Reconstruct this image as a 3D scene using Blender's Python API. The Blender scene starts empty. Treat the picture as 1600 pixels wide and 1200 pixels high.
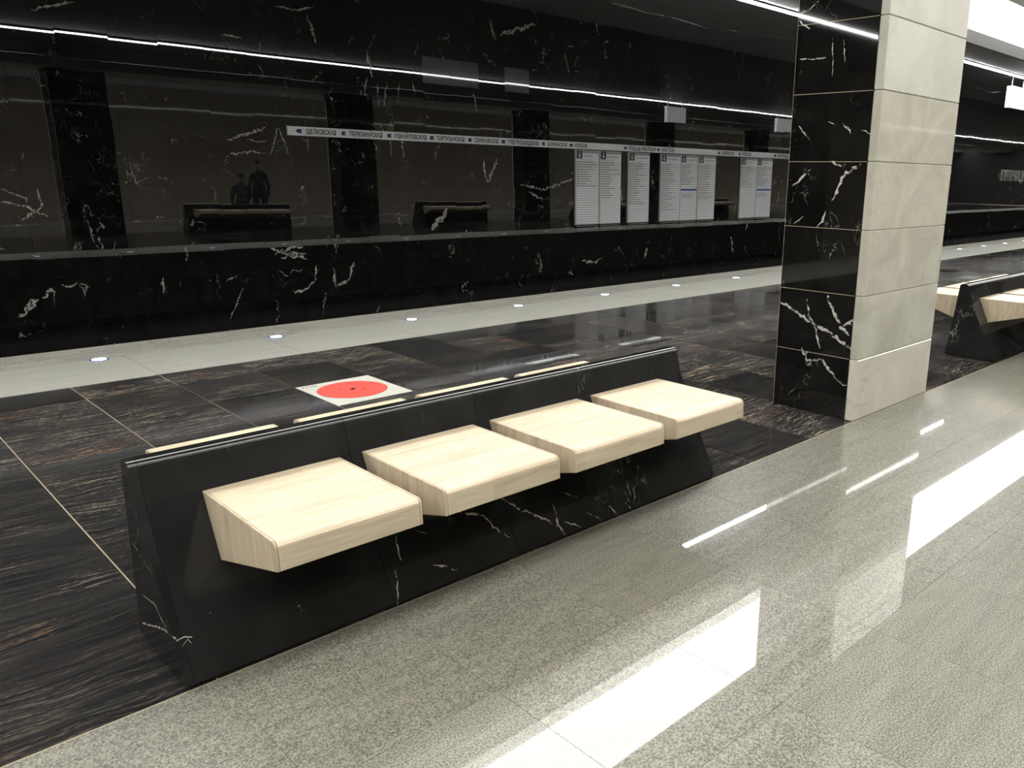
import bpy, bmesh, math, random
from mathutils import Vector, Matrix, Euler
R = random.Random(7)
C = bpy.context.scene.collection
SC = bpy.context.scene

# ---------------------------------------------------------------- camera
cam_d = bpy.data.cameras.new('camera')
cam = bpy.data.objects.new('camera', cam_d); C.objects.link(cam)
fwd = Vector((0.7001, 0.6664, -0.2563)).normalized()
rt = Vector((0.6922, -0.7215, 0.0171)); rt = (rt - fwd * rt.dot(fwd)).normalized()
up = rt.cross(fwd).normalized()
cam.matrix_world = Matrix(((rt.x, up.x, -fwd.x, 0), (rt.y, up.y, -fwd.y, 0), (rt.z, up.z, -fwd.z, 1.55), (0, 0, 0, 1)))
cam_d.sensor_width = 36; cam_d.lens = 28.41
cam_d.shift_x = -0.1104; cam_d.shift_y = 0.00575
cam_d.clip_start = 0.05; cam_d.clip_end = 300
SC.camera = cam

# ---------------------------------------------------------------- world, exposure
w = bpy.data.worlds.new('world'); SC.world = w; w.use_nodes = True
w.node_tree.nodes['Background'].inputs[0].default_value = (0.01, 0.01, 0.011, 1)
w.node_tree.nodes['Background'].inputs[1].default_value = 1.0
SC.view_settings.view_transform = 'Standard'; SC.view_settings.look = 'None'
SC.view_settings.exposure = 0.0; SC.view_settings.gamma = 1.0
SC.view_settings.use_curve_mapping = False
TUBE = 50.0      # radiance of the fluorescent line over each platform
COVE = 12.0       # radiance of the luminous ceiling band over the hall

# ---------------------------------------------------------------- material helpers
class NT:
    def __init__(s, name):
        s.m = bpy.data.materials.new(name); s.m.use_nodes = True
        s.t = s.m.node_tree; s.n = s.t.nodes; s.l = s.t.links
        s.b = s.n['Principled BSDF']
    def new(s, typ, **kw):
        n = s.n.new(typ)
        for k, v in kw.items():
            if k in n.inputs.keys(): n.inputs[k].default_value = v
            else: setattr(n, k, v)
        return n
    def link(s, a, b): s.l.new(a, b)
    def math(s, op, a, b=None, c=None):
        n = s.n.new('ShaderNodeMath'); n.operation = op
        for i, v in enumerate((a, b, c)):
            if v is None: continue
            if isinstance(v, (int, float)): n.inputs[i].default_value = v
            else: s.l.new(v, n.inputs[i])
        return n.outputs[0]
    def rng(s, v, a, b, c=0.0, d=1.0):
        n = s.n.new('ShaderNodeMapRange'); n.inputs[1].default_value = a; n.inputs[2].default_value = b
        n.inputs[3].default_value = c; n.inputs[4].default_value = d
        s.l.new(v, n.inputs[0]); return n.outputs[0]
    def mix(s, f, a, b):
        n = s.n.new('ShaderNodeMix'); n.data_type = 'RGBA'
        if isinstance(f, (int, float)): n.inputs[0].default_value = f
        else: s.l.new(f, n.inputs[0])
        for i, v in ((6, a), (7, b)):
            if isinstance(v, tuple): n.inputs[i].default_value = v + (1,)
            else: s.l.new(v, n.inputs[i])
        return n.outputs[2]
    def noise(s, vec, scale, detail=3.0, rough=0.55, dist=0.0):
        n = s.n.new('ShaderNodeTexNoise'); n.inputs['Scale'].default_value = scale
        n.inputs['Detail'].default_value = detail; n.inputs['Roughness'].default_value = rough
        n.inputs['Distortion'].default_value = dist
        s.l.new(vec, n.inputs['Vector']); return n
    def pos(s, per_object=30.0, scale=(1, 1, 1), rot=(0, 0, 0)):
        g = s.n.new('ShaderNodeNewGeometry'); out = g.outputs['Position']
        if per_object:
            oi = s.n.new('ShaderNodeObjectInfo')
            k = s.math('MULTIPLY', oi.outputs['Random'], per_object)
            ad = s.n.new('ShaderNodeVectorMath'); ad.operation = 'ADD'
            s.l.new(out, ad.inputs[0]); s.l.new(k, ad.inputs[1]); out = ad.outputs[0]
        mp = s.n.new('ShaderNodeMapping'); mp.inputs['Scale'].default_value = scale
        mp.inputs['Rotation'].default_value = rot
        s.l.new(out, mp.inputs[0]); return mp.outputs[0]
    def rand(s):
        oi = s.n.new('ShaderNodeObjectInfo'); return oi.outputs['Random']

def plain(name, col, rough=0.5, metal=0.0, emit=0.0, ecol=None, grain=0.06):
    s = NT(name)
    if grain:
        nz = s.noise(s.pos(0), 60.0, 2.0)
        c2 = tuple(max(0, c * (1 - grain * 2)) for c in col)
        s.link(s.mix(nz.outputs[0], c2, tuple(min(1, c * (1 + grain)) for c in col)), s.b.inputs['Base Color'])
    else: s.b.inputs['Base Color'].default_value = col + (1,)
    s.b.inputs['Roughness'].default_value = rough; s.b.inputs['Metallic'].default_value = metal
    if emit:
        s.b.inputs['Emission Color'].default_value = (ecol or col) + (1,)
        s.b.inputs['Emission Strength'].default_value = emit
    return s.m

def black_marble(name, rough=0.02, vein=1.0, base=(0.0045, 0.0045, 0.005), cloud=(0.012, 0.012, 0.012), sc=1.0, ior=1.62, per=30.0, haze=0.0):
    s = NT(name)
    p = s.pos(per, (1, 1, 0.75), (0.5, 0.35, 0.3))
    n1 = s.noise(p, 1.6 * sc, 4.0, 0.6)
    ad = s.n.new('ShaderNodeVectorMath'); ad.operation = 'MULTIPLY_ADD'
    s.link(n1.outputs['Color'], ad.inputs[0]); ad.inputs[1].default_value = (0.9, 0.9, 0.9); s.link(p, ad.inputs[2])
    v = s.n.new('ShaderNodeTexVoronoi'); v.feature = 'DISTANCE_TO_EDGE'; v.inputs['Scale'].default_value = 1.25 * sc
    s.link(ad.outputs[0], v.inputs['Vector'])
    big = s.rng(v.outputs['Distance'], 0.002, 0.016, 1.0, 0.0)
    v2 = s.n.new('ShaderNodeTexVoronoi'); v2.feature = 'DISTANCE_TO_EDGE'; v2.inputs['Scale'].default_value = 3.6 * sc
    s.link(ad.outputs[0], v2.inputs['Vector'])
    fine = s.rng(v2.outputs['Distance'], 0.001, 0.018, 0.55, 0.0)
    mk = s.rng(s.noise(p, 1.9, 2.0).outputs[0], 0.56, 0.64)
    mk2 = s.rng(s.noise(p, 2.3, 2.0, 0.5, 0.6).outputs[0], 0.57, 0.68)
    brk = s.rng(s.noise(p, 26.0, 3.0).outputs[0], 0.40, 0.62)
    a = s.math('MULTIPLY', big, mk); a = s.math('MULTIPLY', a, brk)
    b = s.math('MULTIPLY', fine, mk2); b = s.math('MULTIPLY', b, brk)
    t = s.math('MULTIPLY', s.math('ADD', a, b), vein); t = s.math('MINIMUM', t, 1.0)
    cl = s.mix(s.rng(s.noise(p, 5.0, 5.0).outputs[0], 0.4, 0.75), base, cloud)
    s.link(s.mix(t, cl, (0.50, 0.49, 0.44)), s.b.inputs['Base Color'])
    s.b.inputs['Roughness'].default_value = rough
    s.b.inputs['IOR'].default_value = ior
    if haze:
        s.b.inputs['Roughness'].default_value = 0.36; s.b.inputs['Coat Weight'].default_value = 0.8; s.b.inputs['Coat Roughness'].default_value = rough
    return s.m

def streak_granite(name, warm=1.0, base=(0.013, 0.013, 0.014), rough=0.03):
    s = NT(name)
    p = s.pos(9.0)
    wob = s.noise(p, 1.1, 3.0)
    ad = s.n.new('ShaderNodeVectorMath'); ad.operation = 'MULTIPLY_ADD'
    s.link(wob.outputs['Color'], ad.inputs[0]); ad.inputs[1].default_value = (0.0, 0.34, 0.0); s.link(p, ad.inputs[2])
    mp = s.n.new('ShaderNodeMapping'); mp.inputs['Scale'].default_value = (2.2, 40.0, 1.0); mp.inputs['Rotation'].default_value = (0, 0, 0.04)
    s.link(ad.outputs[0], mp.inputs[0])
    n = s.noise(mp.outputs[0], 1.0, 6.0, 0.62)
    line = s.rng(s.math('ABSOLUTE', s.math('SUBTRACT', n.outputs[0], 0.5)), 0.0, 0.017, 1.0, 0.0)
    mp2 = s.n.new('ShaderNodeMapping'); mp2.inputs['Scale'].default_value = (3.2, 42.0, 1.0)
    s.link(ad.outputs[0], mp2.inputs[0])
    n2 = s.noise(mp2.outputs[0], 1.0, 5.0, 0.6)
    blot = s.rng(n2.outputs[0], 0.56, 0.66)
    mask = s.rng(s.noise(s.pos(40.0, (0.9, 2.0, 1)), 1.5, 2.0).outputs[0], 0.36, 0.58, 0.10, 1.0)
    tile = s.rng(s.rand(), 0.2, 1.0, 0.22, 1.35)
    f = s.math('MULTIPLY', s.math('MULTIPLY', s.math('ADD', s.math('MULTIPLY', line, 0.6), s.math('MULTIPLY', blot, 0.38)), mask), tile)
    f = s.math('MULTIPLY', f, s.rng(s.noise(p, 55.0, 2.0).outputs[0], 0.35, 0.6, 0.3, 1.0))
    f = s.math('MINIMUM', f, 1.0)
    hue = s.rng(s.noise(p, 1.9, 2.0).outputs[0], 0.54, 0.70)
    col = s.mix(hue, (0.55, 0.46, 0.34), (0.68, 0.33, 0.16))
    cl = s.mix(s.rng(s.noise(mp.outputs[0], 0.8, 4.0).outputs[0], 0.4, 0.7), base, (0.030, 0.029, 0.028))
    s.link(s.mix(f, cl, col), s.b.inputs['Base Color'])
    s.link(s.rng(s.rand(), 0.0, 1.0, rough, 0.20), s.b.inputs['Roughness']); s.b.inputs['IOR'].default_value = 1.38
    return s.m

def speckle_granite(name, a, b, c, streak=0.25, rough=0.12, sc=70.0, per=20.0, vein=0.0):
    s = NT(name)
    p = s.pos(per)
    n = s.noise(p, sc, 3.0, 0.75)
    mp = s.n.new('ShaderNodeMapping'); mp.inputs['Scale'].default_value = (2.5, 20.0, 1.0); s.link(p, mp.inputs[0])
    n2 = s.noise(mp.outputs[0], 1.0, 5.0, 0.65, 0.6)
    k = s.math('ADD', s.rng(n.outputs[0], 0.41, 0.59), s.math('MULTIPLY', s.math('SUBTRACT', n2.outputs[0], 0.5), streak * 5))
    k = s.math('MINIMUM', s.math('MAXIMUM', k, 0.0), 1.0)
    col = s.mix(k, a, b)
    dk = s.rng(s.noise(p, sc * 0.6, 2.0, 0.6).outputs[0], 0.70, 0.76)
    col = s.mix(dk, col, c)
    if vein:
        v = s.n.new('ShaderNodeTexVoronoi'); v.feature = 'DISTANCE_TO_EDGE'; v.inputs['Scale'].default_value = 0.7
        n3 = s.noise(p, 1.5, 3.0); ad = s.n.new('ShaderNodeVectorMath'); ad.operation = 'MULTIPLY_ADD'
        s.link(n3.outputs['Color'], ad.inputs[0]); ad.inputs[1].default_value = (1.2, 1.2, 1.2); s.link(p, ad.inputs[2])
        s.link(ad.outputs[0], v.inputs['Vector'])
        ln = s.math('MULTIPLY', s.rng(v.outputs['Distance'], 0.001, 0.010, vein, 0.0), s.rng(s.noise(p, 0.9, 1.0).outputs[0], 0.55, 0.62))
        col = s.mix(ln, col, c)
    s.link(col, s.b.inputs['Base Color'])
    s.b.inputs['Roughness'].default_value = max(rough, 0.42)
    if rough < 0.1:
        s.b.inputs['Coat Weight'].default_value = 0.9; s.b.inputs['Coat Roughness'].default_value = rough
    return s.m

def light_marble(name, a=(0.44, 0.425, 0.36), b=(0.35, 0.335, 0.28), vein=(0.22, 0.22, 0.18), rough=0.12):
    s = NT(name)
    p = s.pos(15.0, (1, 1, 1.0), (0.2, 0.5, 0.1))
    n = s.noise(p, 2.6, 6.0, 0.6, 0.8)
    col = s.mix(s.rng(n.outputs[0], 0.35, 0.65), a, b)
    n2 = s.noise(p, 1.7, 5.0, 0.6, 1.4)
    ln = s.rng(s.math('ABSOLUTE', s.math('SUBTRACT', n2.outputs[0], 0.5)), 0.0, 0.012, 0.40, 0.0)
    ln = s.math('MULTIPLY', ln, s.rng(s.noise(p, 2.2, 2.0).outputs[0], 0.5, 0.65))
    col = s.mix(ln, col, vein)
    col = s.mix(s.rng(s.noise(p, 40.0, 3.0, 0.7).outputs[0], 0.3, 0.7, 0.0, 0.18), col, vein)
    s.link(col, s.b.inputs['Base Color']); s.b.inputs['Roughness'].default_value = rough
    return s.m

def wood(name, dark=1.0, axis='x'):
    s = NT(name)
    tc = s.n.new('ShaderNodeTexCoord')
    oi = s.n.new('ShaderNodeObjectInfo')
    ad = s.n.new('ShaderNodeVectorMath'); ad.operation = 'ADD'
    s.link(tc.outputs['Object'], ad.inputs[0]); s.link(s.math('MULTIPLY', oi.outputs['Random'], 5.0), ad.inputs[1])
    br = s.n.new('ShaderNodeTexBrick'); br.inputs['Scale'].default_value = 1.0
    br.inputs['Brick Width'].default_value = 0.36; br.inputs['Row Height'].default_value = 0.045
    br.inputs['Mortar Size'].default_value = 0.0
    br.inputs['Color1'].default_value = (0.2, 0.2, 0.2, 1); br.inputs['Color2'].default_value = (0.8, 0.8, 0.8, 1)
    s.link(ad.outputs[0], br.inputs['Vector'])
    mp = s.n.new('ShaderNodeMapping'); mp.inputs['Scale'].default_value = (5, 70, 70) if axis == 'x' else (40, 40, 8)
    s.link(ad.outputs[0], mp.inputs[0])
    g = s.noise(mp.outputs[0], 1.0, 4.0, 0.6, 0.3)
    k = s.math('ADD', s.math('MULTIPLY', br.outputs['Fac'] if False else s.rng(br.outputs['Color'], 0, 1), 0.30), s.math('MULTIPLY', g.outputs[0], 0.7))
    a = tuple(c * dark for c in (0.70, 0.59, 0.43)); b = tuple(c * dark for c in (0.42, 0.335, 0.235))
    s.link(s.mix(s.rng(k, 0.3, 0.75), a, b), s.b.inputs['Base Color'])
    s.b.inputs['Roughness'].default_value = 0.42
    return s.m

def vein_mat(name, col=(0.42, 0.41, 0.37)):
    s = NT(name)
    p = s.pos(0)
    br = s.rng(s.noise(p, 34.0, 4.0, 0.7).outputs[0], 0.40, 0.53)
    tr = s.n.new('ShaderNodeBsdfTransparent'); mx = s.n.new('ShaderNodeMixShader')
    s.b.inputs['Base Color'].default_value = col + (1,); s.b.inputs['Roughness'].default_value = 0.1
    s.link(br, mx.inputs[0]); s.link(tr.outputs[0], mx.inputs[1]); s.link(s.b.outputs[0], mx.inputs[2])
    s.link(mx.outputs[0], s.n['Material Output'].inputs[0])
    return s.m

M = dict(
    wall=black_marble('wall_black_marble', 0.012, 0.8, ior=1.78),
    wall_far=black_marble('wall_black_marble_far', 0.02, 0.8, ior=1.78),
    honed=black_marble('honed_black_marble', 0.03, 0.3, (0.012, 0.012, 0.013), (0.022, 0.022, 0.023), ior=1.5, haze=0.05),
    pillar=black_marble('pillar_black_marble', 0.03, 0.9, (0.004, 0.004, 0.004), (0.009, 0.009, 0.008), 1.4),
    bench=black_marble('bench_black_marble', 0.07, 0.5, (0.011, 0.011, 0.011), (0.020, 0.020, 0.020), 1.6, ior=1.38),
    soffit=black_marble('soffit_black_marble', 0.5, 0.6, (0.060, 0.060, 0.061), (0.080, 0.080, 0.080), 0.5, per=0),
    dark=streak_granite('dark_streaked_granite'),
    grey=speckle_granite('grey_speckled_granite', (0.070, 0.068, 0.054), (0.285, 0.277, 0.230), (0.02, 0.02, 0.018), 0.14, 0.02, 165.0, 20.0, 0.2),
    grey_far=speckle_granite('grey_granite_far', (0.11, 0.105, 0.085), (0.25, 0.245, 0.20), (0.03, 0.03, 0.03), 0.3, 0.1, 40.0, 0),
    strip=speckle_granite('pale_edge_granite', (0.20, 0.195, 0.165), (0.42, 0.41, 0.36), (0.16, 0.15, 0.13), 0.55, 0.22, 60.0),
    strip2=speckle_granite('rough_edge_granite', (0.27, 0.27, 0.235), (0.42, 0.42, 0.375), (0.2, 0.2, 0.17), 0.30, 0.45, 90.0),
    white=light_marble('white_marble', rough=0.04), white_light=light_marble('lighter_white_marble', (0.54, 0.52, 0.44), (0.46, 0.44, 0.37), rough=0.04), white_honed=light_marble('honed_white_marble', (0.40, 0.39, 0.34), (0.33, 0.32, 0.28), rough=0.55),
    beige=light_marble('beige_marble', (0.74, 0.66, 0.52), (0.64, 0.56, 0.44), (0.3, 0.26, 0.2), 0.05),
    grout=plain('tan_grout', (0.40, 0.34, 0.23), 0.8),
    grout2=plain('dark_grout', (0.10, 0.097, 0.08), 0.8),
    back=plain('wall_backing', (0.012, 0.012, 0.012), 0.7),
    concrete=plain('track_bed', (0.03, 0.028, 0.026), 0.9),
    wood=wood('pale_oak_top', 0.95), wood_side=wood('pale_oak_side', 0.74, 'z'), wood_front=wood('darker_oak_front', 0.70),  # same oak, toned darker on the front, back and side faces than on top
    vein=vein_mat('white_vein'), vein_tan=vein_mat('tan_vein', (0.60, 0.42, 0.30)),
    reflector=plain('white_reflector', (0.8, 0.8, 0.78), 0.6),
    ceil=plain('ceiling_paint', (0.45, 0.45, 0.44), 0.7),
    tube=plain('fluorescent_tube', (1, 1, 1), 0.4, 0, TUBE, (1.0, 1.0, 0.98), 0),
    cove=plain('luminous_ceiling', (1, 1, 1), 0.5, 0, COVE, (1.0, 0.985, 0.94), 0),
    metal=plain('grey_metal', (0.35, 0.35, 0.36), 0.35, 1.0),
    darkmetal=plain('dark_metal', (0.012, 0.012, 0.013), 0.8, 0.0),
    letter=plain('brushed_letter_metal', (0.80, 0.80, 0.78), 0.35, 0.3),
    lamp=plain('blue_white_led', (0.8, 0.9, 1.0), 0.3, 0, 5.0, (0.60, 0.80, 1.0), 0),
    ring=plain('blue_glass_ring', (0.05, 0.12, 0.45), 0.2, 0.2),
    board=plain('sign_white', (0.84, 0.85, 0.87), 0.45, grain=0.02),
    line=plain('sign_rule_grey', (0.33, 0.34, 0.36), 0.5),
    frame=plain('sign_frame', (0.42, 0.43, 0.40), 0.4, 0.3),
    navy=plain('sign_navy', (0.012, 0.025, 0.14), 0.5),
    blue=plain('sign_blue', (0.01, 0.11, 0.34), 0.5),
    yellow=plain('sign_yellow', (0.90, 0.72, 0.22), 0.5),
    ink=plain('sign_ink', (0.012, 0.013, 0.02), 0.5),
    white_ink=plain('sign_white_ink', (0.8, 0.8, 0.8), 0.5),
    plate=plain('plate_grey', (0.50, 0.50, 0.45), 0.4),
    red=plain('plate_red', (0.80, 0.09, 0.07), 0.4),
    lightbox=plain('sign_lightbox', (1, 1, 1), 0.5, 0, 1.3, (1, 1, 1), 0),
    coat_dark=plain('dark_cloth', (0.02, 0.02, 0.025), 0.9), skin=plain('skin', (0.45, 0.28, 0.2), 0.6),
    hair=plain('hair', (0.02, 0.015, 0.01), 0.7),
)
BUL = dict(brown=plain('bullet_brown', (0.35, 0.04, 0.03), 0.5), lime=plain('bullet_lime', (0.30, 0.55, 0.05), 0.5),
           green=plain('bullet_green', (0.02, 0.22, 0.06), 0.5), grey=plain('bullet_grey', (0.18, 0.18, 0.2), 0.5),
           blue=plain('bullet_blue', (0.05, 0.35, 0.6), 0.5), red=plain('bullet_red', (0.85, 0.12, 0.04), 0.5))

# ---------------------------------------------------------------- mesh helpers
def mesh(name, verts, faces, mat, smooth=False):
    me = bpy.data.meshes.new(name); me.from_pydata([tuple(v) for v in verts], [], faces)
    for m in (mat if isinstance(mat, (list, tuple)) else [mat]): me.materials.append(m)
    if smooth:
        for p in me.polygons: p.use_smooth = True
    me.update(); return me

class MB:
    def __init__(s): s.v = []; s.f = []
    def box(s, x0, x1, y0, y1, z0, z1):
        b = len(s.v)
        s.v += [(x0, y0, z0), (x1, y0, z0), (x1, y1, z0), (x0, y1, z0), (x0, y0, z1), (x1, y0, z1), (x1, y1, z1), (x0, y1, z1)]
        s.f += [tuple(b + i for i in q) for q in ((3, 2, 1, 0), (4, 5, 6, 7), (0, 1, 5, 4), (1, 2, 6, 5), (2, 3, 7, 6), (3, 0, 4, 7))]
        return s
    def prism(s, prof, x0, x1):          # profile in (y, z), counter-clockwise seen from -x side, extruded along x
        b = len(s.v); n = len(prof)
        for x in (x0, x1): s.v += [(x, y, z) for y, z in prof]
        s.f += [tuple(b + i for i in range(n)), tuple(b + n + i for i in reversed(range(n)))]
        for i in range(n):
            j = (i + 1) % n; s.f.append((b + i, b + n + i, b + n + j, b + j))
        return s
    def poly(s, pts, thick, axis):        # flat polygon with thickness along axis vector
        b = len(s.v); n = len(pts); a = Vector(axis) * thick
        s.v += [tuple(p) for p in pts] + [tuple(Vector(p) + a) for p in pts]
        s.f += [tuple(b + i for i in range(n)), tuple(b + n + i for i in reversed(range(n)))]
        for i in range(n):
            j = (i + 1) % n; s.f.append((b + i, b + j, b + n + j, b + n + i))
        return s
    def disc(s, c, r, h, n=24, up=(0, 0, 1)):
        c = Vector(c); u = Vector(up).normalized(); t = Vector((1, 0, 0)) if abs(u.x) < .9 else Vector((0, 1, 0))
        a = u.cross(t).normalized(); q = u.cross(a)
        pts = [c + a * math.cos(k * 2 * math.pi / n) * r + q * math.sin(k * 2 * math.pi / n) * r for k in range(n)]
        return s.poly(pts, h, u)
    def fixed(s, name, mat, smooth=False):
        me = mesh(name, s.v, s.f, mat, smooth)
        bm = bmesh.new(); bm.from_mesh(me); bmesh.ops.recalc_face_normals(bm, faces=bm.faces); bm.to_mesh(me); bm.free()
        return me

def put(name, me, parent=None, loc=None, rot=None):
    o = bpy.data.objects.new(name, me); C.objects.link(o)
    if parent is not None: o.parent = parent
    if loc is not None: o.location = loc
    if rot is not None: o.rotation_euler = rot
    return o
def tag(o, label=None, cat=None, group=None, kind=None):
    if label: o['label'] = label
    if cat: o['category'] = cat
    if group: o['group'] = group
    if kind: o['kind'] = kind
    return o
def thing(name, label, cat, loc=(0, 0, 0), group=None):
    return tag(put(name, None, None, loc), label, cat, group)
def bevel(o, w, seg=2, ang=30):
    m = o.modifiers.new('bevel', 'BEVEL'); m.width = w; m.segments = seg; m.limit_method = 'ANGLE'; m.angle_limit = math.radians(ang)
    return o
def copy_tree(o, parent=None):
    c = o.copy(); C.objects.link(c); c.parent = parent
    for ch in list(o.children): copy_tree(ch, c)
    return c

def ribbon(mb, pts, w, to3, jit=0.35, step=0.03):
    """irregular vein outline along a polyline in plane coordinates"""
    P = [Vector(p) for p in pts]; S = []
    for a, b in zip(P, P[1:]):
        n = max(2, int((b - a).length / step))
        for k in range(n): S.append(a.lerp(b, k / n))
    S.append(P[-1])
    L = []; Rr = []
    for i, p in enumerate(S):
        d = (S[min(i + 1, len(S) - 1)] - S[max(i - 1, 0)])
        d = d.normalized() if d.length > 1e-9 else Vector((1, 0)); nn = Vector((-d.y, d.x))
        e = min(1, 0.25 + min(i, len(S) - 1 - i) / 3.0)
        q = p + nn * w * (R.random() - .5) * 0.9
        L.append(q + nn * w * .5 * e * (1 + jit * (R.random() * 2 - 1) * 1.6)); Rr.append(q - nn * w * .5 * e * (1 + jit * (R.random() * 2 - 1) * 1.6))
    b = len(mb.v)
    for l, r in zip(L, Rr): mb.v += [to3(l), to3(r)]
    for i in range(len(S) - 1): mb.f.append((b + 2 * i, b + 2 * i + 1, b + 2 * i + 3, b + 2 * i + 2))

def text_mesh(txt, mat, height=None, width=None, extrude=0.0, line=1.0, res=1, align='LEFT', bold=0.0):
    """text as a mesh in its local XY plane, lower left of the first line at the origin"""
    cu = bpy.data.curves.new('lettering', 'FONT'); cu.body = txt; cu.resolution_u = res; cu.size = 1.0
    cu.extrude = extrude; cu.space_line = line; cu.align_x = align; cu.offset = bold
    o = bpy.data.objects.new('lettering', cu); C.objects.link(o)
    dg = bpy.context.evaluated_depsgraph_get(); dg.update()
    me = bpy.data.meshes.new_from_object(o.evaluated_get(dg))
    bpy.data.objects.remove(o); me.materials.clear(); me.materials.append(mat)
    xs = [v.co.x for v in me.vertices]; ys = [v.co.y for v in me.vertices]
    sy = height / 0.70 if height else 1.0
    sx = width / (max(xs) - min(xs)) if width else sy
    x0 = min(xs) if align == 'LEFT' else 0
    for v in me.vertices: v.co.x = (v.co.x - x0) * sx; v.co.y *= sy
    return me
END_VEINS = [([(2.78, 0.195), (2.65, 0.214), (2.603, 0.181), (2.547, 0.158)], 0.0035), ([(2.844, 0.067), (2.761, 0.093), (2.659, 0.13), (2.579, 0.151), (2.519, 0.157)], 0.0056), ([(2.811, 0.374), (2.719, 0.348), (2.631, 0.323)], 0.0021), ([(2.714, 0.508), (2.717, 0.441), (2.777, 0.377)], 0.0021)]
SOFFIT_VEINS = [([(9.772, 9.747), (10.278, 9.811), (10.814, 9.951), (11.243, 9.826)], 0.084), ([(11.243, 9.826), (12.0, 9.955), (12.577, 10.155), (12.741, 10.074)], 0.084), ([(12.809, 9.814), (13.145, 9.727)], 0.084), ([(13.585, 9.69), (13.825, 9.388), (14.163, 9.136)], 0.07), ([(24.977, 9.952), (25.382, 9.922)], 0.084), ([(26.523, 10.3), (26.914, 10.192), (26.049, 9.608)], 0.084), ([(25.253, 9.393), (25.701, 9.099)], 0.056)]
WALL_VEINS = [([(2.009, -0.324), (2.128, -0.198), (2.224, -0.092)], 0.073), ([(2.284, -0.098), (2.389, 0.008), (2.425, -0.078)], 0.049), ([(2.412, -0.077), (2.405, -0.226)], 0.016), ([(2.514, 0.056), (2.594, 0.024), (2.699, 0.057)], 0.033), ([(3.714, 0.055), (3.696, -0.168)], 0.031), ([(5.263, 0.395), (5.472, 0.307), (5.821, 0.198)], 0.059), ([(5.321, 0.286), (5.579, 0.37), (5.785, 0.389)], 0.039), ([(5.415, 0.222), (5.623, 0.299), (5.805, 0.259)], 0.039), ([(5.97, 0.098), (5.93, -0.134), (5.812, -0.267)], 0.03), ([(5.812, -0.267), (5.672, -0.316), (5.55, -0.295)], 0.04), ([(6.246, 0.029), (6.255, -0.128), (6.265, -0.285), (6.509, -0.178), (6.608, 0.078), (6.523, 0.01)], 0.031), ([(4.729, -0.003), (4.558, -0.056)], 0.028), ([(4.795, -0.18), (4.677, -0.411), (4.562, -0.631)], 0.014), ([(4.804, 1.945), (5.113, 2.056), (5.364, 2.149)], 0.036), ([(4.81, 1.751), (5.087, 1.795), (5.366, 1.776)], 0.027), ([(5.059, 1.973), (5.24, 1.936), (5.385, 1.969)], 0.018), ([(5.536, 2.158), (5.394, 1.768)], 0.018), ([(5.556, 2.159), (5.667, 1.776)], 0.019), ([(2.046, 1.272), (2.165, 1.211), (2.318, 1.141)], 0.015), ([(2.023, 1.113), (2.273, 1.056), (2.489, 0.926)], 0.023), ([(2.429, 1.272), (2.436, 1.03), (2.188, 0.878)], 0.02), ([(2.658, 3.354), (2.871, 3.435), (3.116, 3.522)], 0.029), ([(5.656, 3.835), (5.988, 3.831), (6.242, 3.92)], 0.026), ([(6.121, 3.78), (6.185, 3.603), (6.248, 3.405)], 0.036), ([(4.857, 3.357), (5.135, 3.349)], 0.021), ([(8.145, 0.544), (8.23, 0.664), (8.328, 0.75), (8.397, 0.793), (8.47, 0.926)], 0.067), ([(9.285, 1.782), (9.32, 1.556), (9.373, 1.385)], 0.04), ([(9.373, 1.385), (9.496, 1.582), (9.607, 1.824)], 0.04), ([(7.406, 2.042), (7.402, 1.787)], 0.026), ([(7.636, 2.082), (7.643, 1.783)], 0.026), ([(9.114, 2.928), (9.173, 2.619)], 0.027), ([(9.726, 3.953), (10.125, 4.1), (10.568, 4.235)], 0.054), ([(9.52, 4.191), (9.557, 4.006), (9.637, 3.857)], 0.027), ([(12.108, 4.509), (12.218, 4.263)], 0.03), ([(11.287, 3.848), (11.404, 3.464)], 0.029), ([(10.143, 1.355), (10.721, 1.247), (11.542, 1.475)], 0.031), ([(10.33, 1.211), (10.719, 1.063)], 0.031), ([(7.074, 3.407), (7.104, 3.202), (7.158, 3.015)], 0.034), ([(12.892, 1.3), (12.98, 0.963)], 0.041), ([(13.8, -0.014), (13.723, -0.284)], 0.058), ([(11.764, -0.207), (12.178, -0.26), (12.35, -0.174)], 0.034), ([(16.971, 0.089), (17.114, -0.306)], 0.049), ([(17.656, 0.487), (17.624, 0.227)], 0.049), ([(14.782, 2.341), (14.905, 1.75)], 0.021), ([(6.991, 2.711), (7.045, 3.005)], 0.019), ([(7.232, 2.925), (7.231, 2.582)], 0.02), ([(7.406, 2.96), (7.324, 2.579)], 0.02), ([(7.63, 2.959), (7.587, 2.657)], 0.02), ([(7.887, 3.032), (7.909, 2.782)], 0.02)]
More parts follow.
